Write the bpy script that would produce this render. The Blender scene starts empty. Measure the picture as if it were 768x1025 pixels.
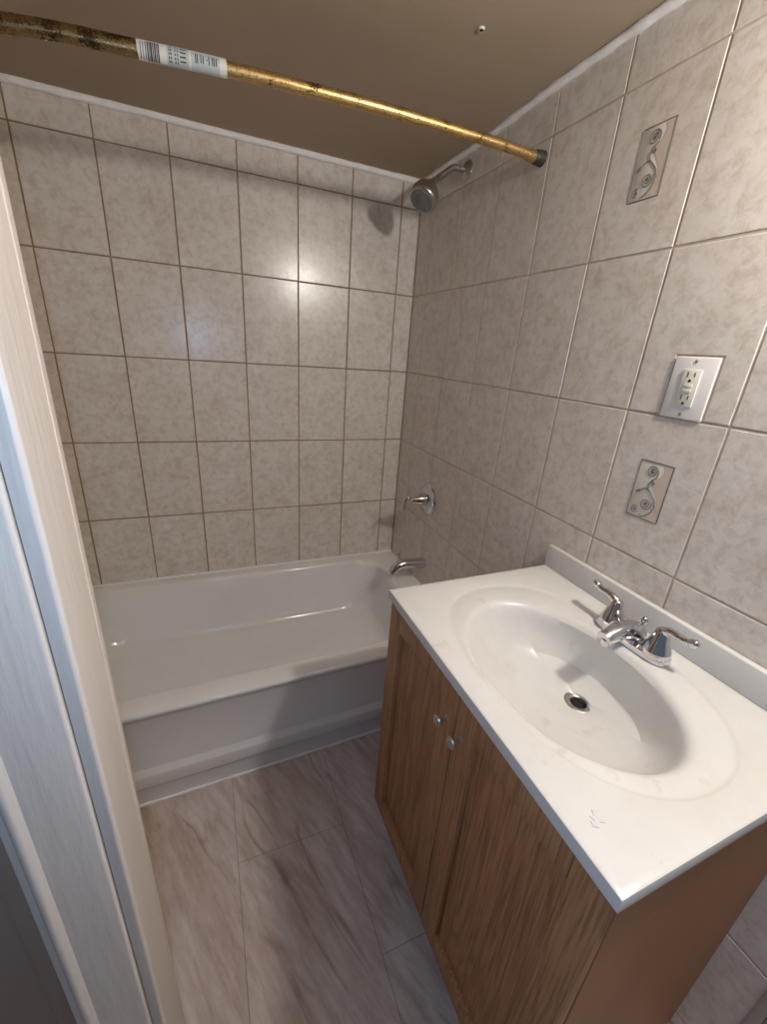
import bpy, bmesh, math, random
from mathutils import Vector, Matrix
R = random.Random(7)
sc = bpy.context.scene
col = sc.collection

# ------------------------------------------------------------------ camera, world, lights, exposure
cam_data = bpy.data.cameras.new('camera')
cam = bpy.data.objects.new('camera', cam_data); col.objects.link(cam)
CAM = Vector((-.849, -1.7821, 1.3522))
cam.matrix_world = Matrix(((.9233, .0772, -.3763, CAM.x), (-.3777, .3606, -.8528, CAM.y), (.0699, .9295, .3621, CAM.z), (0, 0, 0, 1)))
cam_data.sensor_fit = 'HORIZONTAL'; cam_data.sensor_width = 36.0
cam_data.lens = 36.0 * 414.72 / 768.0
cam_data.clip_start = .01
sc.camera = cam

world = bpy.data.worlds.new('world'); sc.world = world; world.use_nodes = True
world.node_tree.nodes['Background'].inputs[0].default_value = (.72, .80, 1.0, 1)
world.node_tree.nodes['Background'].inputs[1].default_value = .10

def point_light(name, loc, power, color, radius):
    l = bpy.data.lights.new(name, 'POINT'); l.energy = power; l.color = color; l.shadow_soft_size = radius
    o = bpy.data.objects.new(name, l); col.objects.link(o); o.location = loc
    return o
# the bulb above the vanity and the phone's own flash beside its lens
point_light('vanity_bulb', (-.125, -1.72, 1.79), 17.5, (1.0, .955, .89), .04)
point_light('phone_flash', CAM + Vector((-.0135, .004, .0)), 4.3, (.44, .66, 1.0), .004)

sc.view_settings.view_transform = 'Standard'
sc.view_settings.look = 'None'
sc.view_settings.exposure = 0.62
sc.view_settings.gamma = 1.0
sc.view_settings.use_curve_mapping = False

# ------------------------------------------------------------------ materials
def srgb(r, g, b):
    f = lambda c: (c / 255 / 12.92) if c / 255 <= .04045 else ((c / 255 + .055) / 1.055) ** 2.4
    return (f(r), f(g), f(b), 1)

class NT:
    def __init__(s, name):
        s.m = bpy.data.materials.new(name); s.m.use_nodes = True
        s.t = s.m.node_tree; s.n = s.t.nodes; s.b = s.n['Principled BSDF']
    def add(s, typ, **kw):
        n = s.n.new(typ)
        for k, v in kw.items(): setattr(n, k, v)
        return n
    def link(s, a, b): s.t.links.new(a, b)
    def coords(s, scale=(1, 1, 1), island=False):
        tc = s.add('ShaderNodeTexCoord'); mp = s.add('ShaderNodeMapping'); mp.inputs['Scale'].default_value = scale
        if island:
            g = s.add('ShaderNodeNewGeometry'); mu = s.add('ShaderNodeMath', operation='MULTIPLY'); mu.inputs[1].default_value = 37.0
            s.link(g.outputs['Random Per Island'], mu.inputs[0])
            cb = s.add('ShaderNodeCombineXYZ'); s.link(mu.outputs[0], cb.inputs[0]); s.link(mu.outputs[0], cb.inputs[1])
            va = s.add('ShaderNodeVectorMath', operation='ADD'); s.link(tc.outputs['Object'], va.inputs[0]); s.link(cb.outputs[0], va.inputs[1])
            s.link(va.outputs[0], mp.inputs[0])
        else: s.link(tc.outputs['Object'], mp.inputs[0])
        return mp.outputs[0]
    def noise(s, vec, scale, detail=4, rough=.55, dist=0):
        n = s.add('ShaderNodeTexNoise'); s.link(vec, n.inputs['Vector'])
        n.inputs['Scale'].default_value = scale; n.inputs['Detail'].default_value = detail
        n.inputs['Roughness'].default_value = rough; n.inputs['Distortion'].default_value = dist
        return n.outputs['Fac']
    def ramp(s, fac, stops):
        r = s.add('ShaderNodeValToRGB'); e = r.color_ramp.elements
        while len(e) < len(stops): e.new(.5)
        for i, (p, c) in enumerate(stops): e[i].position = p; e[i].color = c
        s.link(fac, r.inputs[0]); return r.outputs[0]
    def mix(s, fac, a, b, mode='MIX'):
        m = s.add('ShaderNodeMix', data_type='RGBA', blend_type=mode)
        for sock, v in ((m.inputs[0], fac), (m.inputs[6], a), (m.inputs[7], b)):
            if hasattr(v, 'links'): s.link(v, sock)
            else: sock.default_value = v
        return m.outputs[2]
    def bump(s, h, strength, dist=.002):
        b = s.add('ShaderNodeBump'); b.inputs['Strength'].default_value = strength; b.inputs['Distance'].default_value = dist
        s.link(h, b.inputs['Height']); s.link(b.outputs[0], s.b.inputs['Normal'])
    def set(s, color=None, rough=None, metal=None, spec=None, coat=None):
        if color is not None:
            if hasattr(color, 'links'): s.link(color, s.b.inputs['Base Color'])
            else: s.b.inputs['Base Color'].default_value = color
        if rough is not None:
            if hasattr(rough, 'links'): s.link(rough, s.b.inputs['Roughness'])
            else: s.b.inputs['Roughness'].default_value = rough
        if metal is not None: s.b.inputs['Metallic'].default_value = metal
        if spec is not None: s.b.inputs['Specular IOR Level'].default_value = spec
        if coat is not None: s.b.inputs['Coat Weight'].default_value = coat
        return s.m

def tile_mat():
    t = NT('ceramic_tile'); v = t.coords(island=True)
    a = t.noise(v, 9, 7, .72, .5); b = t.noise(v, 42, 6, .75, .4)
    c1 = t.ramp(a, [(.30, srgb(209, 199, 189)), (.5, srgb(219, 211, 202)), (.70, srgb(225, 219, 212))])
    c2 = t.ramp(b, [(.30, srgb(222, 212, 201)), (.55, (1, 1, 1, 1))])
    t.set(t.mix(.8, c1, c2, 'MULTIPLY'), .24, 0, .5)
    t.bump(t.noise(v, 22, 5, .65), .09, .003)
    return t.m
def noisy(name, c0, c1, scale, rough, bump=0, bscale=60, spec=.5, stretch=(1, 1, 1), bdist=.002, coat=None):
    t = NT(name); v = t.coords(stretch); f = t.noise(v, scale, 5, .6, .3)
    t.set(t.ramp(f, [(.3, c0), (.7, c1)]), rough, 0, spec, coat)
    if bump: t.bump(t.noise(v, bscale, 4, .6), bump, bdist)
    return t.m
def metal(name, c, rough):
    t = NT(name); f = t.noise(t.coords(), 40, 3)
    return t.set(c, t.ramp(f, [(.3, (rough * .7,) * 3 + (1,)), (.7, (rough * 1.4,) * 3 + (1,))]), 1.0)
def brass_mat(name, base, dark, thr):
    t = NT(name); v = t.coords((1, 1, 1)); f = t.noise(v, 260, 4, .6); g = t.noise(v, 30, 2, .4)
    s = t.add('ShaderNodeMath', operation='ADD'); t.link(f, s.inputs[0]); t.link(g, s.inputs[1])
    sp = t.ramp(s.outputs[0], [(thr, (0, 0, 0, 1)), (thr + .05, (1, 1, 1, 1))])
    t.set(t.mix(sp, dark, base), t.ramp(f, [(.35, (.6,) * 3 + (1,)), (.6, (.26,) * 3 + (1,))]), .95)
    t.bump(f, .25, .001); return t.m
def oak(name, c_dark, c_mid, c_light, seed):
    t = NT(name); v0 = t.coords((1, 1, 1))
    mp = t.add('ShaderNodeMapping'); mp.inputs['Location'].default_value = (seed, seed * 1.7, seed * .6); mp.inputs['Scale'].default_value = (9, 9, .75)
    t.link(v0, mp.inputs[0])
    w = t.noise(mp.outputs[0], 1.6, 4, .5, 1.6)
    ml = t.add('ShaderNodeMath', operation='MULTIPLY'); t.link(w, ml.inputs[0]); ml.inputs[1].default_value = 34
    si = t.add('ShaderNodeMath', operation='SINE'); t.link(ml.outputs[0], si.inputs[0])
    ha = t.add('ShaderNodeMath', operation='MULTIPLY_ADD'); t.link(si.outputs[0], ha.inputs[0]); ha.inputs[1].default_value = .5; ha.inputs[2].default_value = .5
    mp2 = t.add('ShaderNodeMapping'); mp2.inputs['Scale'].default_value = (260, 260, 7); t.link(v0, mp2.inputs[0])
    fine = t.noise(mp2.outputs[0], 1, 3, .6)
    base = t.ramp(ha.outputs[0], [(.0, c_dark), (.3, c_mid), (1, c_light)])
    pore = t.ramp(fine, [(.36, srgb(196, 182, 170)), (.56, (1, 1, 1, 1))])
    t.set(t.mix(.8, base, pore, 'MULTIPLY'), .42, 0, .4)
    t.bump(fine, .12, .001); return t.m
def floor_mat():
    t = NT('stone_look_vinyl')
    v = t.coords((1, 1, 1)); 
    mr = t.add('ShaderNodeMapping'); mr.inputs['Rotation'].default_value = (0, 0, math.radians(-21)); t.link(v, mr.inputs[0])
    mp = t.add('ShaderNodeMapping'); mp.inputs['Scale'].default_value = (6.0, 1.1, 1)
    t.link(mr.outputs[0], mp.inputs[0])
    n1 = t.noise(mp.outputs[0], 1.0, 2, .45, .3)
    n2 = t.noise(mp.outputs[0], 1.6, 3, .45, .4)
    n3 = t.noise(mp.outputs[0], 7, 6, .65, .2)
    c = t.ramp(n1, [(.3, srgb(206, 190, 180)), (.5, srgb(213, 202, 196)), (.7, srgb(219, 211, 207))])
    def vein(f, wdt, lvl):
        s = t.add('ShaderNodeMath', operation='SUBTRACT'); t.link(f, s.inputs[0]); s.inputs[1].default_value = lvl
        a = t.add('ShaderNodeMath', operation='ABSOLUTE'); t.link(s.outputs[0], a.inputs[0])
        return t.ramp(a.outputs[0], [(0, srgb(176, 156, 142)), (wdt, (1, 1, 1, 1))])
    mk = t.noise(mr.outputs[0], 5.0, 3, .5); mk2 = t.noise(mr.outputs[0], 7.0, 3, .5)
    f1 = t.ramp(mk, [(.44, (0, 0, 0, 1)), (.60, (.6, .6, .6, 1))]); f2 = t.ramp(mk2, [(.46, (0, 0, 0, 1)), (.62, (.5, .5, .5, 1))])
    c = t.mix(f1, c, vein(n1, .013, .46), 'MULTIPLY')
    c = t.mix(f2, c, vein(n2, .022, .54), 'MULTIPLY')
    st = t.noise(mp.outputs[0], 5, 7, .7, .15)
    c = t.mix(.55, c, t.ramp(st, [(.34, srgb(196, 176, 160)), (.58, (1, 1, 1, 1))]), 'MULTIPLY')
    c = t.mix(.35, c, t.ramp(n3, [(.32, srgb(190, 172, 158)), (.58, (1, 1, 1, 1))]), 'MULTIPLY')
    t.set(c, .42, 0, .4); t.bump(n3, .08, .002); return t.m
def marble_mat():
    t = NT('cultured_marble'); v = t.coords(); f = t.noise(v, 5, 5, .6, .8)
    g = t.noise(v, 22, 4, .7)
    c = t.ramp(f, [(.35, srgb(211, 208, 203)), (.6, srgb(217, 215, 211))])
    c = t.mix(.5, c, t.ramp(g, [(.30, srgb(240, 228, 210)), (.40, (1, 1, 1, 1))]), 'MULTIPLY')
    return t.set(c, .24, 0, .45)

M = dict(
    tile=tile_mat(),
    grout_brown=noisy('brown_grout', srgb(134, 112, 90), srgb(154, 132, 108), 20, .9),
    grout_beige=noisy('beige_grout', srgb(176, 158, 142), srgb(198, 182, 166), 20, .9),
    ceiling=noisy('ceiling_paint', srgb(165, 146, 123), srgb(173, 154, 131), 2.2, .75, .15, 45),
    hall_paint=noisy('tan_hall_paint', srgb(128, 108, 94), srgb(138, 118, 104), 3, .6, .1, 60),
    caulk=noisy('white_caulk', srgb(236, 232, 228), srgb(246, 243, 240), 30, .5, .4, 25, bdist=.006),
    trim_paint=noisy('brushed_trim_paint', srgb(178, 168, 158), srgb(194, 184, 174), 6, .38, .6, 60, stretch=(1, 1, .12), bdist=.002),
    enamel=noisy('white_enamel', srgb(226, 224, 222), srgb(232, 231, 229), 5, .14, coat=.2),
    marble=marble_mat(),
    oak_a=oak('oak_veneer', srgb(174, 126, 87), srgb(179, 131, 91), srgb(182, 134, 94), 1.3),
    oak_b=oak('oak_veneer_panel', srgb(163, 114, 77), srgb(175, 126, 87), srgb(179, 130, 91), 4.1),
    oak_side=noisy('oak_side_veneer', srgb(172, 116, 75), srgb(186, 130, 86), 3, .5, .05, 90, stretch=(1, 1, .2)),
    dark=noisy('dark_void', srgb(22, 20, 18), srgb(30, 28, 26), 20, .8),
    chrome=metal('chrome', srgb(214, 214, 218), .07),
    nickel=metal('brushed_nickel', srgb(205, 200, 192), .36),
    dull_chrome=metal('dull_chrome', srgb(186, 182, 176), .32),
    steel=metal('drain_steel', srgb(190, 186, 180), .38),
    brass=brass_mat('tarnished_brass', srgb(200, 168, 112), srgb(92, 70, 44), .80),
    brass_dull=brass_mat('dull_brass', srgb(156, 132, 90), srgb(84, 66, 46), .88),
    spray=noisy('grey_plastic', srgb(104, 100, 96), srgb(122, 118, 112), 60, .35),
    rubber=noisy('black_rubber', srgb(40, 38, 32), srgb(56, 52, 44), 30, .5),
    sticker=noisy('paper_sticker', srgb(206, 206, 200), srgb(222, 222, 216), 40, .6),
    sticker_tint=noisy('pale_blue_print', srgb(176, 186, 184), srgb(188, 198, 196), 40, .6),
    ink=noisy('dark_print', srgb(60, 56, 58), srgb(74, 70, 70), 40, .6),
    plate=noisy('white_plastic', srgb(228, 224, 220), srgb(236, 232, 228), 10, .3),
    device=noisy('ivory_white_plastic', srgb(222, 218, 204), srgb(230, 226, 212), 10, .35),
    inset_light=noisy('pale_glaze', srgb(216, 208, 198), srgb(224, 217, 208), 30, .3),
    inset_tan=noisy('pinkish_tan_glaze', srgb(204, 186, 172), srgb(212, 194, 180), 30, .3),
    scroll=noisy('grey_green_glaze', srgb(108, 104, 90), srgb(126, 120, 106), 30, .4),
    smear=noisy('lilac_residue', srgb(200, 194, 198), srgb(216, 210, 212), 60, .6),
    floor=floor_mat(),
    seam=noisy('floor_seam', srgb(120, 104, 92), srgb(136, 120, 108), 20, .8),
)

# ------------------------------------------------------------------ mesh helpers
BASE = {}
def empty(name, loc, label=None, cat=None):
    o = bpy.data.objects.new(name, None); col.objects.link(o); o.location = loc; o.empty_display_size = .05
    BASE[o.name] = Vector(loc)
    if label: o['label'] = label
    if cat: o['category'] = cat
    return o
def obj(name, bm, mats, parent=None, smooth=True, kind=None, label=None, cat=None, angle=40):
    me = bpy.data.meshes.new(name)
    off = BASE[parent.name] if parent else Vector((0, 0, 0))
    if off.length: bmesh.ops.translate(bm, verts=bm.verts, vec=-off)
    bm.normal_update()
    bm.to_mesh(me); bm.free()
    for m in (mats if isinstance(mats, (list, tuple)) else [mats]): me.materials.append(m)
    if smooth:
        me.polygons.foreach_set('use_smooth', [True] * len(me.polygons))
        me.set_sharp_from_angle(angle=math.radians(angle))
    o = bpy.data.objects.new(name, me); col.objects.link(o)
    BASE[o.name] = off.copy() if parent else Vector((0, 0, 0))
    if parent: o.parent = parent
    if kind: o['kind'] = kind
    if label: o['label'] = label
    if cat: o['category'] = cat
    return o
def box(bm, lo, hi, bevel=0, mat=0, seg=2):
    lo = Vector(lo); hi = Vector(hi)
    vs = [bm.verts.new((x, y, z)) for x in (lo.x, hi.x) for y in (lo.y, hi.y) for z in (lo.z, hi.z)]
    fs = [bm.faces.new([vs[i] for i in f]) for f in ((0, 1, 3, 2), (4, 6, 7, 5), (0, 4, 5, 1), (2, 3, 7, 6), (0, 2, 6, 4), (1, 5, 7, 3))]
    for f in fs: f.material_index = mat
    if bevel:
        es = list({e for f in fs for e in f.edges})
        r = bmesh.ops.bevel(bm, geom=es, offset=bevel, segments=seg, affect='EDGES', profile=.5)
        for f in r['faces']: f.material_index = mat
def frame(d):
    d = d.normalized(); a = Vector((0, 0, 1)) if abs(d.z) < .9 else Vector((0, 1, 0))
    u = d.cross(a).normalized(); return u, d.cross(u).normalized()
def tube(bm, pts, rad, seg=20, cap=True, flat=1.0, mat=0):
    pts = [Vector(p) for p in pts]; n = len(pts)
    rad = [rad] * n if isinstance(rad, (int, float)) else rad
    rings = []; u = None
    for i, p in enumerate(pts):
        d = (pts[min(i + 1, n - 1)] - pts[max(i - 1, 0)]).normalized()
        if u is None: u, v = frame(d)
        else:
            u = (u - d * u.dot(d)).normalized(); v = d.cross(u).normalized()
        rings.append([bm.verts.new(p + (u * math.cos(2 * math.pi * k / seg) + v * math.sin(2 * math.pi * k / seg) * flat) * rad[i]) for k in range(seg)])
    for a, b in zip(rings, rings[1:]):
        for k in range(seg):
            bm.faces.new((a[k], a[(k + 1) % seg], b[(k + 1) % seg], b[k])).material_index = mat
    if cap:
        bm.faces.new(rings[0][::-1]).material_index = mat; bm.faces.new(rings[-1]).material_index = mat
def lathe(bm, org, axis, prof, seg=32, mat=0):
    org = Vector(org); axis = Vector(axis).normalized()
    pts = [org + axis * h for r, h in prof]
    u, v = frame(axis); rings = []
    for (r, h), p in zip(prof, pts):
        r = max(r, 1e-5)
        rings.append([bm.verts.new(p + (u * math.cos(2 * math.pi * k / seg) + v * math.sin(2 * math.pi * k / seg)) * r) for k in range(seg)])
    for a, b in zip(rings, rings[1:]):
        for k in range(seg): bm.faces.new((a[k], a[(k + 1) % seg], b[(k + 1) % seg], b[k])).material_index = mat
    bm.faces.new(rings[0][::-1]).material_index = mat; bm.faces.new(rings[-1]).material_index = mat
def fix(bm):
    bmesh.ops.recalc_face_normals(bm, faces=bm.faces); return bm
def bez(p, n=12):
    p = [Vector(q) for q in p]; out = []
    ext = [p[0] * 2 - p[1]] + p + [p[-1] * 2 - p[-2]]
    for i in range(1, len(ext) - 2):
        a, b, c, d = ext[i - 1:i + 3]
        for k in range(n):
            t = k / n
            out.append(.5 * ((2 * b) + (c - a) * t + (2 * a - 5 * b + 4 * c - d) * t * t + (3 * b - a - 3 * c + d) * t ** 3))
    return out + [p[-1]]
def new(): return bmesh.new()

# ------------------------------------------------------------------ structure: tiled walls
W, H = .2032, .3048
ROWS = [.05 + k * H for k in range(7)]           # .050 .355 .660 .965 1.269 1.574 1.879
CEIL = 1.977
def slab(bm, P, u0, u1, v0, v1, th, hole=None, mat=1):
    """one tile: P(u, v, d) maps to the wall, d is the height above the grout bed"""
    b = .0013
    def ring(u0, u1, v0, v1, d): return [bm.verts.new(P(u, v, d)) for u, v in ((u0, v0), (u1, v0), (u1, v1), (u0, v1))]
    def skirt(a, c):
        for k in range(4):
            bm.faces.new((a[k], a[(k + 1) % 4], c[(k + 1) % 4], c[k])).material_index = mat
    r0 = ring(u0, u1, v0, v1, 0); r1 = ring(u0, u1, v0, v1, th - b); r2 = ring(u0 + b, u1 - b, v0 + b, v1 - b, th)
    skirt(r0, r1); skirt(r1, r2)
    if hole:
        h0, h1, g0, g1 = hole
        q2 = ring(h0 - b * .5, h1 + b * .5, g0 - b * .5, g1 + b * .5, th); q1 = ring(h0, h1, g0, g1, th - b); q0 = ring(h0, h1, g0, g1, 0)
        skirt(r2, q2); skirt(q2, q1); skirt(q1, q0)
    else: bm.faces.new(r2).material_index = mat
def tiled_wall(name, P, us, vs, umin, umax, vmin, vmax, g, holes, grout, body):
    bm = new(); body(bm)
    U = [umin] + [u for u in sorted(us) if umin < u < umax] + [umax]; V = [vmin] + [v for v in sorted(vs) if vmin < v < vmax] + [vmax]
    for u0, u1 in zip(U, U[1:]):
        for v0, v1 in zip(V, V[1:]):
            j = lambda: R.uniform(-.0004, .0004)
            hh = None
            for h in holes:
                if u0 < (h[0] + h[1]) / 2 < u1 and v0 < (h[2] + h[3]) / 2 < v1: hh = h
            slab(bm, P, u0 + g / 2 + j(), u1 - g / 2 + j(), v0 + g / 2 + j(), v1 - g / 2 + j(), .003 + R.uniform(-.0003, .0002), hh)
    return obj(name, fix(bm), [grout, M['tile']], kind='structure', smooth=False)

X6 = -.0815
tiled_wall('wall_back', lambda u, v, d: (u, .003 - d, v), [X6 - k * W for k in range(8)], ROWS, -1.524, -.001, .02, 1.965, .0042, [],
           M['grout_brown'], lambda bm: box(bm, (-1.62, .0011, 0), (.1, .10, 2.1)))
Y1 = -.3202
DEC = [(-1.069, -1.001, 1.673, 1.795), (-1.268, -1.198, 1.055, 1.176)]
OUT = (-1.289, -1.205, 1.2685, 1.3835)
tiled_wall('wall_right', lambda u, v, d: (.003 - d, u, v), [Y1 + W] + [Y1 - k * W for k in range(9)], ROWS, -2.0, -.001, .012, 1.975, .0038,
           [(d[0] - .0012, d[1] + .0012, d[2] - .0012, d[3] + .0012) for d in DEC] + [(OUT[0] - .002, OUT[1] + .002, 1.2725, OUT[3] + .002)],
           M['grout_beige'], lambda bm: box(bm, (.0011, -2.0, 0), (.10, .0011, 2.1)))
tiled_wall('wall_left', lambda u, v, d: (-1.527 + d, u, v), [-.2 - k * W for k in range(7)], ROWS, -.80, -.001, .39, 1.965, .004, [],
           M['grout_brown'], lambda bm: box(bm, (-1.62, -1.405, 0), (-1.5251, .0011, 2.1)))
bm = new(); box(bm, (-1.62, -1.466, 0), (-.963, -1.410, 2.1))
obj('wall_front', bm, M['hall_paint'], kind='structure', smooth=False)

# floor: printed vinyl tiles with fine seams
bm = new()
xs = [-1.62, -1.474, -1.169, -.864, -.559, -.254, .002]
for i, (a, b) in enumerate(zip(xs, xs[1:])):
    ys = [-2.6] + [y for y in ([-2.22, -1.61, -1.0, -.39] if i % 2 else [-2.53, -1.92, -1.315, -.70])] + [.002]
    for c, d in zip(ys, ys[1:]):
        box(bm, (a + .0005, c + .0005, -.004), (b - .0005, d - .0005, 0), .0004, 0, 1)
box(bm, (-1.62, -2.6, -.06), (.10, .1, -.0015), 0, 1)
obj('floor', bm, [M['floor'], M['seam']], kind='structure', smooth=False)

# ceiling, slightly uneven plaster
bm = new()
def sm(a, b, x):
    t = min(1, max(0, (x - a) / (b - a))); return t * t * (3 - 2 * t)
nx, ny = 24, 30; grid = []
for i in range(nx + 1):
    row = []
    for j in range(ny + 1):
        x = -1.62 + 1.72 * i / nx; y = .1 - 2.1 * j / ny
        z = CEIL + .010 * sm(-.35, -.75, y) * sm(-.7, 0, x) + .002 * math.sin(5 * x + 2) * math.sin(4 * y)
        row.append(bm.verts.new((x, y, z)))
    grid.append(row)
for i in range(nx):
    for j in range(ny): bm.faces.new((grid[i][j], grid[i][j + 1], grid[i + 1][j + 1], grid[i + 1][j]))
r = bmesh.ops.extrude_face_region(bm, geom=list(bm.faces))
for v in r['geom']:
    if isinstance(v, bmesh.types.BMVert): v.co.z = 2.12
fix(bm); obj('ceiling', bm, M['ceiling'], kind='structure')
# caulk beads along the ceiling
bm = new(); pts = []; rad = []
for k in range(60):
    x = -1.52 + 1.515 * k / 59; pts.append((x, -.003, CEIL - .006 + R.uniform(-.0008, .0008))); rad.append(.0115 + R.uniform(-.0012, .0012))
tube(bm, pts, rad, 12); obj('trim_1', bm, M['caulk'], kind='structure')
bm = new(); pts = []; rad = []
for k in range(80):
    y = -.005 - 1.99 * k / 79
    z = CEIL - .006 + .009 * sm(-.35, -.75, y); rr = .0098 + R.uniform(-.0012, .0012)
    if 27 < k < 29: rr += .0035
    pts.append((-.003, y, z + R.uniform(-.001, .001))); rad.append(rr)
tube(bm, pts, rad, 12); obj('trim_2', bm, M['caulk'], kind='structure')

# door jamb and casing at the left of the opening
def extr(bm, prof, z0, z1):
    a = [bm.verts.new((x, y, z0)) for x, y in prof]; b = [bm.verts.new((x, y, z1)) for x, y in prof]; n = len(prof)
    for k in range(n): bm.faces.new((a[k], a[(k + 1) % n], b[(k + 1) % n], b[k]))
    bm.faces.new(a[::-1]); bm.faces.new(b)
def arc(cx, cy, r, a0, a1, n=6):
    return [(cx + r * math.cos(math.radians(a0 + (a1 - a0) * k / n)), cy + r * math.sin(math.radians(a0 + (a1 - a0) * k / n))) for k in range(n + 1)]
bm = new()
extr(bm, [(-.9625, -1.409)] + [(-.9625, -1.480)] + arc(-.9535, -1.479, .0035, -90, 0) + [(-.950, -1.4215), (-.9494, -1.4205), (-.9494, -1.4185), (-.950, -1.4175), (-.950, -1.4105), (-.9505, -1.409)], 0, 1.975)
fix(bm); obj('trim_3', bm, M['trim_paint'], kind='structure', angle=25)
bm = new()
extr(bm, [(-.9635, -1.4665)] + arc(-.9665, -1.4815, .003, 0, -90)
     + [(-1.006, -1.4845)] + arc(-1.0125, -1.4835, .0055, -60, -200, 10) + [(-1.019, -1.4765), (-1.0275, -1.4755)] + arc(-1.0275, -1.4735, .002, -90, -180, 4)
     + [(-1.030, -1.4665)], 0, 1.975)
fix(bm); obj('trim_4', bm, M['trim_paint'], kind='structure', angle=25)
bm = new(); box(bm, (-1.046, -1.4705, 0), (-1.0305, -1.4665, 1.975), .0015)
obj('trim_5', bm, M['hall_paint'], kind='structure')
# narrow casing on the right wall by the opening
bm = new(); box(bm, (-.012, -1.735, 0), (-.0005, -1.718, 1.97), .002); box(bm, (-.007, -1.80, 0), (-.0005, -1.7355, 1.97), .002)
obj('trim_6', bm, M['trim_paint'], kind='structure')

# ------------------------------------------------------------------ bathtub
def rrect(bm, x0, x1, y0, y1, r, z, nc=10, ns=14):
    pts = []
    cs = [(x1 - r, y1 - r, 0), (x0 + r, y1 - r, 90), (x0 + r, y0 + r, 180), (x1 - r, y0 + r, 270)]
    for i, (cx, cy, a) in enumerate(cs):
        for k in range(nc + 1):
            t = math.radians(a + 90 * k / nc); pts.append((cx + r * math.cos(t), cy + r * math.sin(t)))
        nxc = cs[(i + 1) % 4]; t = math.radians(nxc[2])
        q = (nxc[0] + r * math.cos(t), nxc[1] + r * math.sin(t)); p = pts[-1]
        for k in range(1, ns): pts.append((p[0] + (q[0] - p[0]) * k / ns, p[1] + (q[1] - p[1]) * k / ns))
    return [bm.verts.new((x, y, z)) for x, y in pts]
def loft(bm, rings, close_last=True, close_first=False):
    for a, b in zip(rings, rings[1:]):
        n = len(a)
        for k in range(n): bm.faces.new((a[k], a[(k + 1) % n], b[(k + 1) % n], b[k]))
    if close_last: bm.faces.new(rings[-1])
    if close_first: bm.faces.new(rings[0][::-1])
bm = new(); X0, X1, YB = -1.5225, -.0012, -.0012
prof = [(-.742, .0005), (-.742, .070), (-.744, .074), (-.7505, .0765), (-.7525, .082), (-.7525, .122), (-.7510, .127), (-.7390, .139), (-.7372, .145),
        (-.744, .330), (-.750, .344), (-.757, .354), (-.760, .362), (-.758, .3685), (-.750, .3715)]
rings = [rrect(bm, X0, X1, yf, YB, .006, z) for yf, z in prof]
inner = [(.062, .105, .070, .046, .085, .3725), (.070, .114, .078, .054, .10, .370), (.078, .124, .087, .060, .10, .362), (.086, .130, .093, .064, .10, .345),
         (.130, .150, .118, .080, .11, .24), (.175, .165, .133, .092, .12, .165), (.200, .180, .142, .102, .12, .138), (.235, .205, .160, .122, .12, .122), (.29, .25, .20, .16, .11, .1165), (.5, .45, .27, .24, .08, .112)]
for il, ir, jf, jb, r, z in inner: rings.append(rrect(bm, X0 + il, X1 - ir, -.762 + jf, YB - jb, r, z))
for r_ in rings:
    for v in r_: v.co.y += .024 * max(0, v.co.x + 1.12) * min(1, max(0, -v.co.y / .7))
loft(bm, rings); fix(bm)
tub = obj('bathtub', bm, M['enamel'], label='white enamel alcove bathtub with a stepped apron below the tiled back wall', cat='bathtub', angle=60)
bm = new()
pts = [(-1.5 + 1.49 * k / 60, -.744 + .024 * max(0, -.38 + 1.49 * k / 60), .004 + R.uniform(-.001, .001)) for k in range(61)]
tube(bm, pts, [.0045 + R.uniform(-.0015, .0015) for _ in pts], 8); obj('trim_7', bm, M['caulk'], kind='structure')
bm = new(); pts = [(-1.52 + 1.515 * k / 60, -.003, .3745) for k in range(61)]
tube(bm, pts, [.0045 + R.uniform(-.001, .001) for _ in pts], 8); obj('trim_8', bm, M['caulk'], kind='structure')

# ------------------------------------------------------------------ vanity cabinet
CX, CY0, CY1, CZ0, CZ1 = -.479, -1.645, -1.030, .122, .8075
cab = empty('vanity_cabinet', (-.24, -1.34, 0), 'brown oak vanity cabinet with two doors standing under the white sink top', 'cabinet')
bm = new(); bx = CX + .019
bx = bx; bm.free()
for ya, yb in ((CY0, CY0 + .014), (CY1 - .014, CY1)):
    bm = new(); pr = [(bx, CZ0), (bx + .065, CZ0), (bx + .065, .0003), (-.002, .0003), (-.002, CZ1), (bx, CZ1)]
    fa = [bm.verts.new((x, ya, z)) for x, z in pr]; fb = [bm.verts.new((x, yb, z)) for x, z in pr]
    bm.faces.new(fa); bm.faces.new(fb[::-1])
    for k in range(6): bm.faces.new((fa[k], fa[(k + 1) % 6], fb[(k + 1) % 6], fb[k]))
    fix(bm); obj('side_panel', bm, M['oak_side'], cab, smooth=False)
bm = new()
box(bm, (bx, CY0 + .0145, CZ0), (-.004, CY1 - .0145, CZ0 + .014)); box(bm, (-.010, CY0 + .0145, CZ0 + .0145), (-.004, CY1 - .0145, CZ1 - .1))
box(bm, (bx, CY0 + .0145, CZ1 - .04), (bx + .016, CY1 - .0145, CZ1)); box(bm, (bx, CY0 + .0145, CZ0 + .0145), (bx + .016, CY1 - .0145, CZ0 + .045))
box(bm, (bx, -1.36, CZ0 + .0455), (bx + .016, -1.31, CZ1 - .0405))
obj('carcass', bm, M['oak_a'], cab)
bm = new(); box(bm, (bx + .066, CY0 + .0145, .0005), (bx + .078, CY1 - .0145, CZ0 - .0005)); obj('toe_kick', bm, M['dark'], cab)
SEAM = -1.333
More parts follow.
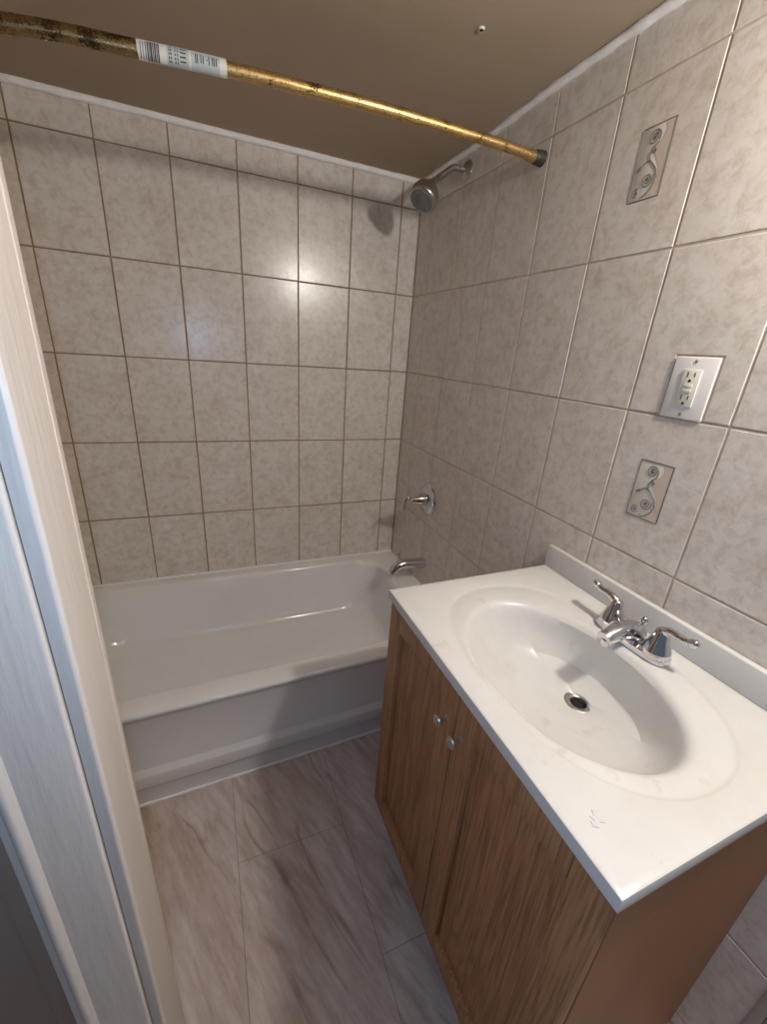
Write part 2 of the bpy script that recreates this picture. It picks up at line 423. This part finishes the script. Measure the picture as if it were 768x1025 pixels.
def door(y0, y1, knob_y, m_panel):
    fr = new(); x0, x1 = CX, CX + .018; z0, z1 = CZ0 + .002, CZ1 - .004; s = .052
    box(fr, (x0, y0, z0), (x1, y0 + s, z1), .002); box(fr, (x0, y1 - s, z0), (x1, y1, z1), .002)
    box(fr, (x0, y0 + s + .0003, z1 - s), (x1, y1 - s - .0003, z1), .002); box(fr, (x0, y0 + s + .0003, z0), (x1, y1 - s - .0003, z0 + s), .002)
    d = obj('door', fr, M['oak_a'], cab)
    p = new(); box(p, (x0 + .010, y0 + s + .0022, z0 + s + .0022), (x0 + .016, y1 - s - .0022, z1 - s - .0022)); obj('door_panel', p, m_panel, d)
    k = new(); lathe(k, (x0 + .0005, knob_y, .727), (-1, 0, 0), [(.006, 0), (.006, .002), (.0032, .004), (.003, .014), (.005, .018), (.0108, .0205), (.0115, .0225), (.0105, .0250), (.006, .0265), (.002, .027)], 20)
    fix(k); obj('knob', k, M['nickel'], d)
door(SEAM + .0015, CY1 - .001, SEAM + .024, M['oak_b'])
door(CY0 + .001, SEAM - .0015, SEAM - .024, M['oak_b'])

# ------------------------------------------------------------------ vanity top with integral oval basin
TX0, TX1, TY0, TY1, TZ, TT = -.4855, -.0012, -1.654, -1.022, .832, .024
top = empty('bathroom_sink', (-.24, -1.34, TZ - TT), 'white cultured marble vanity top with an oval sink basin and a low backsplash', 'sink')
bm = new(); N = 128
def ell(cx, cy, a, b, z, p=2.0):
    out = []
    for k in range(N):
        t = 2 * math.pi * k / N; c, s = math.cos(t), math.sin(t)
        r = (abs(c) ** p + abs(s) ** p) ** (-1 / p)
        out.append((cx + a * c * r, cy + b * s * r, z))
    return out
def rect_ring(inset, z, rc):
    x0, x1, y0, y1 = TX0 + inset, TX1 - inset, TY0 + inset, TY1 - inset
    cx, cy = -.262, -1.342; out = []
    for k in range(N):
        t = 2 * math.pi * k / N; c, s = math.cos(t) * .21, math.sin(t) * .31
        m = min(((x1 - cx) / c if c > 0 else (x0 - cx) / c) if abs(c) > 1e-9 else 1e9, ((y1 - cy) / s if s > 0 else (y0 - cy) / s) if abs(s) > 1e-9 else 1e9)
        out.append([cx + c * m, cy + s * m, z])
    for qx in (x0, x1):
        for qy in (y0, y1):
            i = min(range(N), key=lambda k: (out[k][0] - qx) ** 2 + (out[k][1] - qy) ** 2); out[i][0] = qx; out[i][1] = qy
    return [tuple(o) for o in out]
OC = (-.252, -1.342); BC = (-.271, -1.353); DC = (-.176, -1.340)
ringsd = [rect_ring(.003, TZ - TT, 0), rect_ring(0, TZ - TT + .003, 0), rect_ring(0, TZ - .005, 0), rect_ring(.0012, TZ - .0012, 0), rect_ring(.004, TZ, 0), rect_ring(.010, TZ, 0),
          ell(*OC, .196, .272, TZ, 2.3), ell(*OC, .193, .269, TZ - .0016, 2.3), ell(*OC, .190, .266, TZ - .0030, 2.3), ell(*OC, .186, .262, TZ - .0034, 2.3), ell(*OC, .178, .252, TZ - .0030, 2.3),
          ell(BC[0], BC[1], .166, .223, TZ - .003, 2.05), ell(*BC, .160, .217, TZ - .006), ell(*BC, .155, .2125, TZ - .010), ell(*BC, .151, .208, TZ - .017)]
for t, dz, s in ((.09, .034, .968), (.20, .058, .912), (.33, .083, .825), (.48, .105, .70), (.64, .1205, .545), (.81, .1302, .365), (.93, .1350, .21), (1, .1372, .125)):
    cx = BC[0] + (DC[0] - BC[0]) * t; cy = BC[1] + (DC[1] - BC[1]) * t
    a = .150 * s; b = .206 * s
    if t > .5:
        q = (t - .5) / .5; a = a * (1 - q) + .021 * q; b = b * (1 - q) + .021 * q
        if t > .9: pass
    ringsd.append(ell(cx, cy, max(a, .021), max(b, .021), TZ - dz))
ringsd.append(ell(*DC, .019, .019, TZ - .1385)); ringsd.append(ell(*DC, .0185, .0185, TZ - .165))
rings = [[bm.verts.new(c) for c in r] for r in ringsd]
under = [rect_ring(.02, TZ - TT, 0), ell(BC[0], BC[1], .166, .222, TZ - TT - .0002), ell(BC[0], BC[1], .158, .212, TZ - .06), ell(-.24, -1.345, .13, .17, TZ - .11), ell(-.2, -1.34, .07, .09, TZ - .142), ell(*DC, .03, .03, TZ - .152), ell(*DC, .026, .026, TZ - .175)]
urings = [[bm.verts.new(c) for c in r] for r in under]
loft(bm, urings[::-1] + rings, close_last=True, close_first=True)
fix(bm)
obj('countertop', bm, M['marble'], top, angle=35)
bm = new(); box(bm, (-.0165, TY0 + .001, TZ + .0002), (-.0012, TY1 - .001, .8935), .0025, 0, 3); obj('backsplash', bm, M['marble'], top)
dr = new(); zd = TZ - .1385
lathe(dr, (DC[0], DC[1], zd), (0, 0, 1), [(.0182, -.02), (.0182, .0008), (.0275, .0026), (.0290, .0040), (.0270, .0050), (.0200, .0040), (.0165, .0015), (.0155, -.004), (.0155, -.02)], 40)
fix(dr); d = obj('drain', dr, M['steel'], top, label='steel drain ring')
s_ = new(); lathe(s_, (DC[0] - .0015, DC[1], zd - .006), (.08, 0, 1), [(.0115, -.004), (.0122, 0), (.0122, .0035), (.010, .005), (.002, .0055)], 32); fix(s_); obj('stopper', s_, M['dark'], d, label='dark drain stopper')
# torn residue on the counter
bm = new()
def patch(c, pts):
    vs = [bm.verts.new((c[0] + x, c[1] + y, TZ + .0002)) for x, y in pts]; vt = [bm.verts.new((v.co.x, v.co.y, TZ + .0009)) for v in vs]
    n = len(vs); bm.faces.new(vt); bm.faces.new(vs[::-1])
    for k in range(n): bm.faces.new((vs[k], vs[(k + 1) % n], vt[(k + 1) % n], vt[k]))
RC = (-.4419, -1.583)
patch(RC, [(-.012, -.004), (-.006, -.008), (0, -.003), (.006, -.006), (.008, 0), (.003, .003), (.009, .009), (.003, .012), (-.001, .005), (-.006, .007), (-.004, 0), (-.010, .002)])
fix(bm); obj('residue', bm, M['smear'], top, smooth=False, label='pale lilac smear of residue')

# ------------------------------------------------------------------ sink faucet
FX, FY, FZ = -.078, -1.342, TZ
fau = empty('sink_faucet', (FX, FY, FZ), 'chrome two-handle sink faucet with curved levers on the white vanity top', 'faucet')
bm = new()
def stad(hx, hy, z):
    out = []
    for k in range(48):
        t = 2 * math.pi * k / 48; c, s = math.cos(t), math.sin(t); p = 3.2
        r = (abs(c) ** p + abs(s) ** p) ** (-1 / p); out.append(bm.verts.new((FX + hx * c * r, FY + hy * s * r, z)))
    return out
loft(bm, [stad(.026, .078, FZ + .0002), stad(.0265, .0785, FZ + .006), stad(.025, .077, FZ + .011), stad(.019, .071, FZ + .0145), stad(.010, .060, FZ + .016)], True, True)
fix(bm); body = obj('base', bm, M['chrome'], fau)
bm = new()
sp = bez([(FX + .006, FY, FZ + .006), (FX + .003, FY, FZ + .022), (FX - .018, FY, FZ + .033), (FX - .045, FY, FZ + .034), (FX - .068, FY, FZ + .030), (FX - .084, FY, FZ + .024)], 8)
nn = len(sp); tube(bm, sp, [.023 - .007 * min(1, k / (nn * .8)) for k in range(nn)], 24, True)
lathe(bm, sp[-1] + Vector((.010, 0, -.004)), (-.15, 0, -1), [(.0112, 0), (.0112, .010), (.0102, .0125), (.008, .0135)], 24)
fix(bm); obj('spout', bm, M['chrome'], fau)
for s in (1, -1):
    hy = FY + s * .0508; bm = new()
    lathe(bm, (FX, hy, FZ + .011), (0, 0, 1), [(.0255, 0), (.0262, .004), (.0245, .010), (.021, .020), (.0165, .032), (.0135, .042), (.0125, .048), (.011, .053), (.006, .0565)], 32)
    fix(bm); h = obj('handle', bm, M['chrome'], fau)
    bm = new()
    lp = bez([(FX, hy - s * .004, FZ + .055), (FX - .001, hy + s * .010, FZ + .066), (FX - .002, hy + s * .026, FZ + .069), (FX - .002, hy + s * .042, FZ + .0695), (FX - .002, hy + s * .058, FZ + .076)], 8)
    nn = len(lp); tube(bm, lp, [.0105 - .0040 * math.sin(math.pi * min(1, k / (nn - 1) * 1.0) * .5) + (.0016 if k > nn - 6 else 0) for k in range(nn)], 18)
    lathe(bm, lp[-1] - Vector((0, s * .002, .001)), (0, s, .35), [(.0078, 0), (.0075, .003), (.005, .006), (.001, .0075)], 16)
    fix(bm); obj('lever', bm, M['chrome'], h)
bm = new(); lathe(bm, (FX + .022, FY, FZ + .0145), (0, 0, 1), [(.0028, 0), (.0028, .024), (.006, .027), (.0075, .032), (.006, .037), (.002, .040)], 16)
fix(bm); obj('lift_rod', bm, M['chrome'], fau)

# ------------------------------------------------------------------ shower rod
rod = empty('shower_rod', (-.76, -.70, 1.83), 'tarnished brass tension shower rod with a paper label spanning above the bathtub', 'shower rod')
RP = [(-1.5215, -.70, 1.715), (-1.35, -.70, 1.752), (-1.20, -.70, 1.782), (-1.107, -.70, 1.798), (-1.025, -.70, 1.808), (-.922, -.70, 1.8155), (-.772, -.70, 1.826), (-.625, -.70, 1.833), (-.405, -.70, 1.8405), (-.138, -.70, 1.842), (-.02, -.70, 1.839)]
curve = bez(RP, 14)
left = [p for p in curve if p.x < -.762]; right = [p for p in curve if p.x > -.80]
bm = new(); tube(bm, left, .0130, 24); obj('outer_tube', bm, M['brass_dull'], rod)
bm = new(); tube(bm, right, .0118, 24); obj('inner_tube', bm, M['brass'], rod)
bm = new(); lathe(bm, (-.05, -.70, 1.8388), (1, 0, .003), [(.0124, 0), (.0130, .004), (.0125, .008), (.0130, .012), (.0125, .016), (.0130, .020), (.0125, .024)], 24); fix(bm); obj('ferrule', bm, M['brass'], rod)
bm = new(); lathe(bm, (-.0265, -.70, 1.839), (1, 0, 0), [(.013, 0), (.0155, .003), (.0162, .012), (.0170, .022), (.0175, .0258)], 28); fix(bm); obj('end_cap', bm, M['rubber'], rod, label='dark rubber end cap')
bm = new(); lathe(bm, (-1.5225, -.70, 1.7145), (1, 0, .2), [(.0165, 0), (.016, .012), (.0145, .024)], 28); fix(bm); obj('end_cap', bm, M['rubber'], rod, label='dark rubber end cap')
def on_rod(x):
    for a, b in zip(curve, curve[1:]):
        if a.x <= x <= b.x:
            t = (x - a.x) / (b.x - a.x); return a.lerp(b, t)
    return curve[-1]
bm = new(); LX0, LX1 = -.912, -.764
tube(bm, [on_rod(LX0 + (LX1 - LX0) * k / 14) for k in range(15)], .0134, 28, True); st = obj('label_sticker', bm, M['sticker'], rod, label='worn white paper label')
def band(x0, x1, a0, a1, r=.0137):
    n = 8; va = []; vb = []
    for k in range(n + 1):
        a = math.radians(a0 + (a1 - a0) * k / n); d = Vector((0, -math.cos(a), math.sin(a))) * r
        va.append(bm.verts.new(on_rod(x0) + d)); vb.append(bm.verts.new(on_rod(x1) + d))
    for k in range(n): bm.faces.new((va[k], va[k + 1], vb[k + 1], vb[k]))
def lx(px): return LX0 + (LX1 - LX0) * (px - 85) / 605
bm = new()
for px, w in ((105, 5), (122, 4), (138, 5)): band(lx(px), lx(px + w), -75, 30)
for px, w in ((150, 8), (162, 5), (170, 12), (186, 6), (196, 10), (210, 5), (219, 9)): band(lx(px), lx(px + w), -85, 38)
for px in (290, 302, 330, 346):
    for a in range(-60, 40, 22): band(lx(px), lx(px + 7), a, a + 14)
for a in (-45, -20, 5, 28): band(lx(365), lx(405), a, a + 9)
for px, a0, a1 in ((468, -30, 25), (480, -30, 25), (504, -25, 28), (520, -28, 22), (545, -5, 4), (560, -28, 24), (585, -28, 24), (597, -28, 24), (612, -26, 22)): band(lx(px), lx(px + 7), a0, a1)
fix(bm); obj('print', bm, M['ink'], st, smooth=False, label='dark barcode and print')
bm = new(); band(lx(278), lx(425), -85, 45, .01355); band(lx(440), lx(640), -85, 45, .01355); fix(bm); obj('tint', bm, M['sticker_tint'], st, smooth=False, label='pale blue green printed panel')

# ------------------------------------------------------------------ shower head
sh = empty('wall_shower', (0, -.33, 1.915), 'chrome shower head on a bent arm high on the right tiled wall', 'shower head')
bm = new(); lathe(bm, (-.0003, -.33, 1.918), (-1, 0, 0), [(.029, 0), (.030, .002), (.028, .006), (.020, .011), (.012, .014)], 32); fix(bm); obj('flange', bm, M['dull_chrome'], sh)
bm = new(); ap = bez([(-.008, -.33, 1.918), (-.035, -.33, 1.918), (-.052, -.33, 1.916), (-.066, -.33, 1.908), (-.100, -.331, 1.882), (-.131, -.335, 1.858)], 8)
tube(bm, ap, .0095, 20); fix(bm); obj('arm', bm, M['dull_chrome'], sh)
bm = new(); ax = Vector((-.52, -.26, -.82)).normalized(); o = Vector((-.131, -.336, 1.858))
lathe(bm, o, ax, [(.011, 0), (.016, .002), (.0175, .008), (.022, .013), (.033, .022), (.0415, .034), (.0455, .047), (.0465, .060), (.046, .066), (.0435, .069), (.039, .070)], 40); fix(bm); hd = obj('head', bm, M['dull_chrome'], sh)
bm = new(); lathe(bm, o + ax * .0695, ax, [(.0385, 0), (.0385, .0015), (.034, .003), (.024, .0015), (.019, .0012), (.0175, .003), (.010, .0042), (.003, .004)], 36)
u_, v_ = frame(ax)
for rr, n in ((.035, 22), (.0235, 14), (.008, 6)):
    for k in range(n):
        a = 2 * math.pi * k / n; lathe(bm, o + ax * .071 + (u_ * math.cos(a) + v_ * math.sin(a)) * rr, ax, [(.0014, 0), (.0012, .0032)], 8)
fix(bm); obj('spray_face', bm, M['spray'], hd, label='grey spray face')

# ------------------------------------------------------------------ shower valve and tub spout
va = empty('shower_valve', (0, -.322, .773), 'round chrome shower valve with a lever handle on the tiled wall above the tub spout', 'shower valve')
bm = new(); lathe(bm, (-.0003, -.322, .773), (-1, 0, 0), [(.067, 0), (.068, .002), (.066, .006), (.055, .012), (.036, .0165), (.022, .018)], 48); fix(bm); obj('escutcheon', bm, M['chrome'], va)
bm = new(); lathe(bm, (-.0185, -.322, .775), (-1, 0, .03), [(.027, 0), (.0275, .012), (.024, .026), (.018, .042), (.0125, .056), (.009, .066), (.006, .070)], 36); fix(bm); hn = obj('handle', bm, M['chrome'], va)
bm = new(); lp = bez([(-.070, -.322, .778), (-.094, -.322, .786), (-.106, -.320, .778), (-.110, -.318, .755), (-.111, -.317, .728)], 8)
tube(bm, lp, [.0075 - .0035 * k / (len(lp) - 1) for k in range(len(lp))], 16); fix(bm); obj('lever', bm, M['chrome'], hn)
tsp = empty('tub_spout', (0, -.345, .48), 'chrome tub spout with a diverter knob on the tiled wall over the tub end', 'tub spout')
bm = new(); pth = bez([(-.0005, -.345, .481), (-.045, -.345, .484), (-.095, -.345, .487), (-.128, -.345, .478), (-.146, -.345, .458), (-.150, -.345, .446)], 8)
nn = len(pth); tube(bm, pth, [.024 - .006 * min(1, k / nn) for k in range(nn)], 28); fix(bm); sb = obj('spout_body', bm, M['chrome'], tsp)
bm = new(); lathe(bm, (-.130, -.345, .494), (0, 0, 1), [(.004, 0), (.004, .030), (.0055, .033), (.0062, .042), (.0050, .047), (.002, .049)], 16); fix(bm); obj('diverter_knob', bm, M['chrome'], tsp)

# ------------------------------------------------------------------ electrical outlet
ot = empty('electrical_outlet', (0, -1.247, 1.326), 'white electrical outlet with a wide cover plate recessed in the tiled wall above the sink', 'outlet')
yc, zc = -1.247, 1.326
bm = new(); box(bm, (-.0035, OUT[0] + .0015, OUT[2] + .001), (.0009, OUT[1] - .0015, OUT[3] - .0015), .0024, 0, 3); pl = obj('cover_plate', bm, M['plate'], ot)
bm = new(); box(bm, (-.0062, yc - .0165, zc - .0335), (-.0036, yc + .0165, zc + .0335), .0008); dv = obj('receptacle', bm, M['device'], ot)
for s in (1, -1):
    z0 = zc + s * .0205
    for dy, hh in ((.0065, .0045), (-.0065, .0038)):
        bm = new(); box(bm, (-.0066, yc + dy - .0009, z0 + .002 - hh + .002), (-.0063, yc + dy + .0009, z0 + .002 + hh + .002)); obj('slot', bm, M['dark'], dv, smooth=False, label='dark plug slot')
    bm = new(); lathe(bm, (-.0063, yc, z0 - .0068), (-1, 0, 0), [(.0026, 0), (.0026, .0003)], 14); fix(bm); obj('ground_hole', bm, M['dark'], dv, label='dark round ground hole')
for dz in (.0042, -.0042):
    bm = new(); box(bm, (-.0074, yc - .008, zc + dz - .0032), (-.0063, yc + .008, zc + dz + .0032), .0004); obj('test_button', bm, M['device'], dv)
for s in (1, -1):
    bm = new(); lathe(bm, (-.0036, yc, zc + s * .048), (-1, 0, 0), [(.0030, 0), (.0028, .0007), (.001, .001)], 16); fix(bm); obj('screw', bm, M['nickel'], ot)

# ------------------------------------------------------------------ decorative inset tiles
def inset(d, label):
    y0, y1, z0, z1 = d; cy, cz = (y0 + y1) / 2, (z0 + z1) / 2
    t = empty('decorative_tile', (0, cy, cz), label, 'tile')
    bm = new(); box(bm, (-.0002, y0, z0), (.0009, y1, z1), .0005); obj('plaque', bm, M['inset_light'], t)
    w, h = y1 - y0, z1 - z0
    # a = 0 left .. 1 right as seen from the room (y decreasing), b = 0 bottom .. 1 top
    P = lambda a, b, dx=0: Vector((-.0003 - dx, y1 - a * w, z0 + b * h))
    edge = [(.70, .985), (.78, .90), (.72, .80), (.60, .72), (.56, .62), (.66, .52), (.80, .40), (.84, .26), (.72, .12), (.62, .015)]
    bm = new(); strip = [(bm.verts.new(P(a, b, .0003)), bm.verts.new(P(.985, b, .0003)), bm.verts.new(P(a, b, -.0001)), bm.verts.new(P(.985, b, -.0001))) for a, b in edge]
    for p, q in zip(strip, strip[1:]):
        bm.faces.new((p[0], p[1], q[1], q[0])); bm.faces.new((p[0], q[0], q[2], p[2])); bm.faces.new((p[1], p[3], q[3], q[1])); bm.faces.new((p[2], q[2], q[3], p[3]))
    for p in (strip[0], strip[-1]): bm.faces.new((p[0], p[2], p[3], p[1]))
    fix(bm); obj('tan_field', bm, M['inset_tan'], t, smooth=False, label='pinkish tan glazed area')
    bm = new(); tr = .0010
    def spiral(ca, cb, r, turns, a0, sgn=1, r0=.12):
        pts = []
        for k in range(int(26 * turns) + 1):
            q = k / (26 * turns); a = a0 + sgn * 2 * math.pi * turns * q; rr = r * (1 - q) + r * r0 * q
            pts.append(P(ca, cb, .0003) + Vector((0, -math.cos(a) * rr, math.sin(a) * rr)))
        tube(bm, pts, tr, 6)
        c = P(ca, cb, .0003); tube(bm, [c + Vector((.0003, 0, 0)), c + Vector((-.0005, 0, 0))], r * .22, 10)
    spiral(.44, .84, .0135, 2.2, -.6); spiral(.55, .655, .0052, 1.4, 1.6); spiral(.52, .27, .0130, 2.2, .4, -1); spiral(.22, .115, .0085, 1.6, 1.0)
    tube(bm, [P(a, b, .0003) for a, b in ((.62, .76), (.50, .70), (.42, .62), (.46, .54), (.60, .47), (.74, .38), (.80, .27), (.74, .15), (.58, .05), (.42, .03))], tr * 1.2, 6)
    tube(bm, [P(a, b, .0003) for a, b in ((.52, .51), (.42, .535), (.32, .52), (.24, .475))], tr * 1.2, 6)
    c = P(.19, .46, .0003); tube(bm, [c + Vector((0, .006, -.004)), c, c + Vector((0, -.005, .003))], [.001, .0036, .0015], 10, True)
    for q in ((P(0, 0), P(1, 0)), (P(1, 0), P(1, 1)), (P(1, 1), P(0, 1)), (P(0, 1), P(0, 0))): tube(bm, q, .0009, 6)
    fix(bm); obj('scroll_pattern', bm, M['scroll'], t, label='grey green scrolls and border')
inset(DEC[0], 'beige scroll-patterned inset tile, the upper one high on the right wall')
inset(DEC[1], 'pinkish beige scroll-patterned inset tile just below the electrical outlet')

# ------------------------------------------------------------------ anchor hole in the ceiling
an = empty('ceiling_anchor', (-.2643, -.7712, CEIL), 'tiny pale screw anchor with a dark hole in the brown ceiling', 'anchor')
hz = CEIL + .0045
bm = new(); lathe(bm, (-.2643, -.7712, hz), (0, 0, -1), [(.0066, -.004), (.0068, .0006), (.0058, .0014), (.0048, .0014), (.0046, .0)], 20); fix(bm); obj('anchor_ring', bm, M['device'], an)
bm = new(); lathe(bm, (-.2643, -.7712, hz), (0, 0, -1), [(.0044, 0), (.0044, .0012)], 16); fix(bm); obj('hole', bm, M['dark'], an, label='dark screw hole')
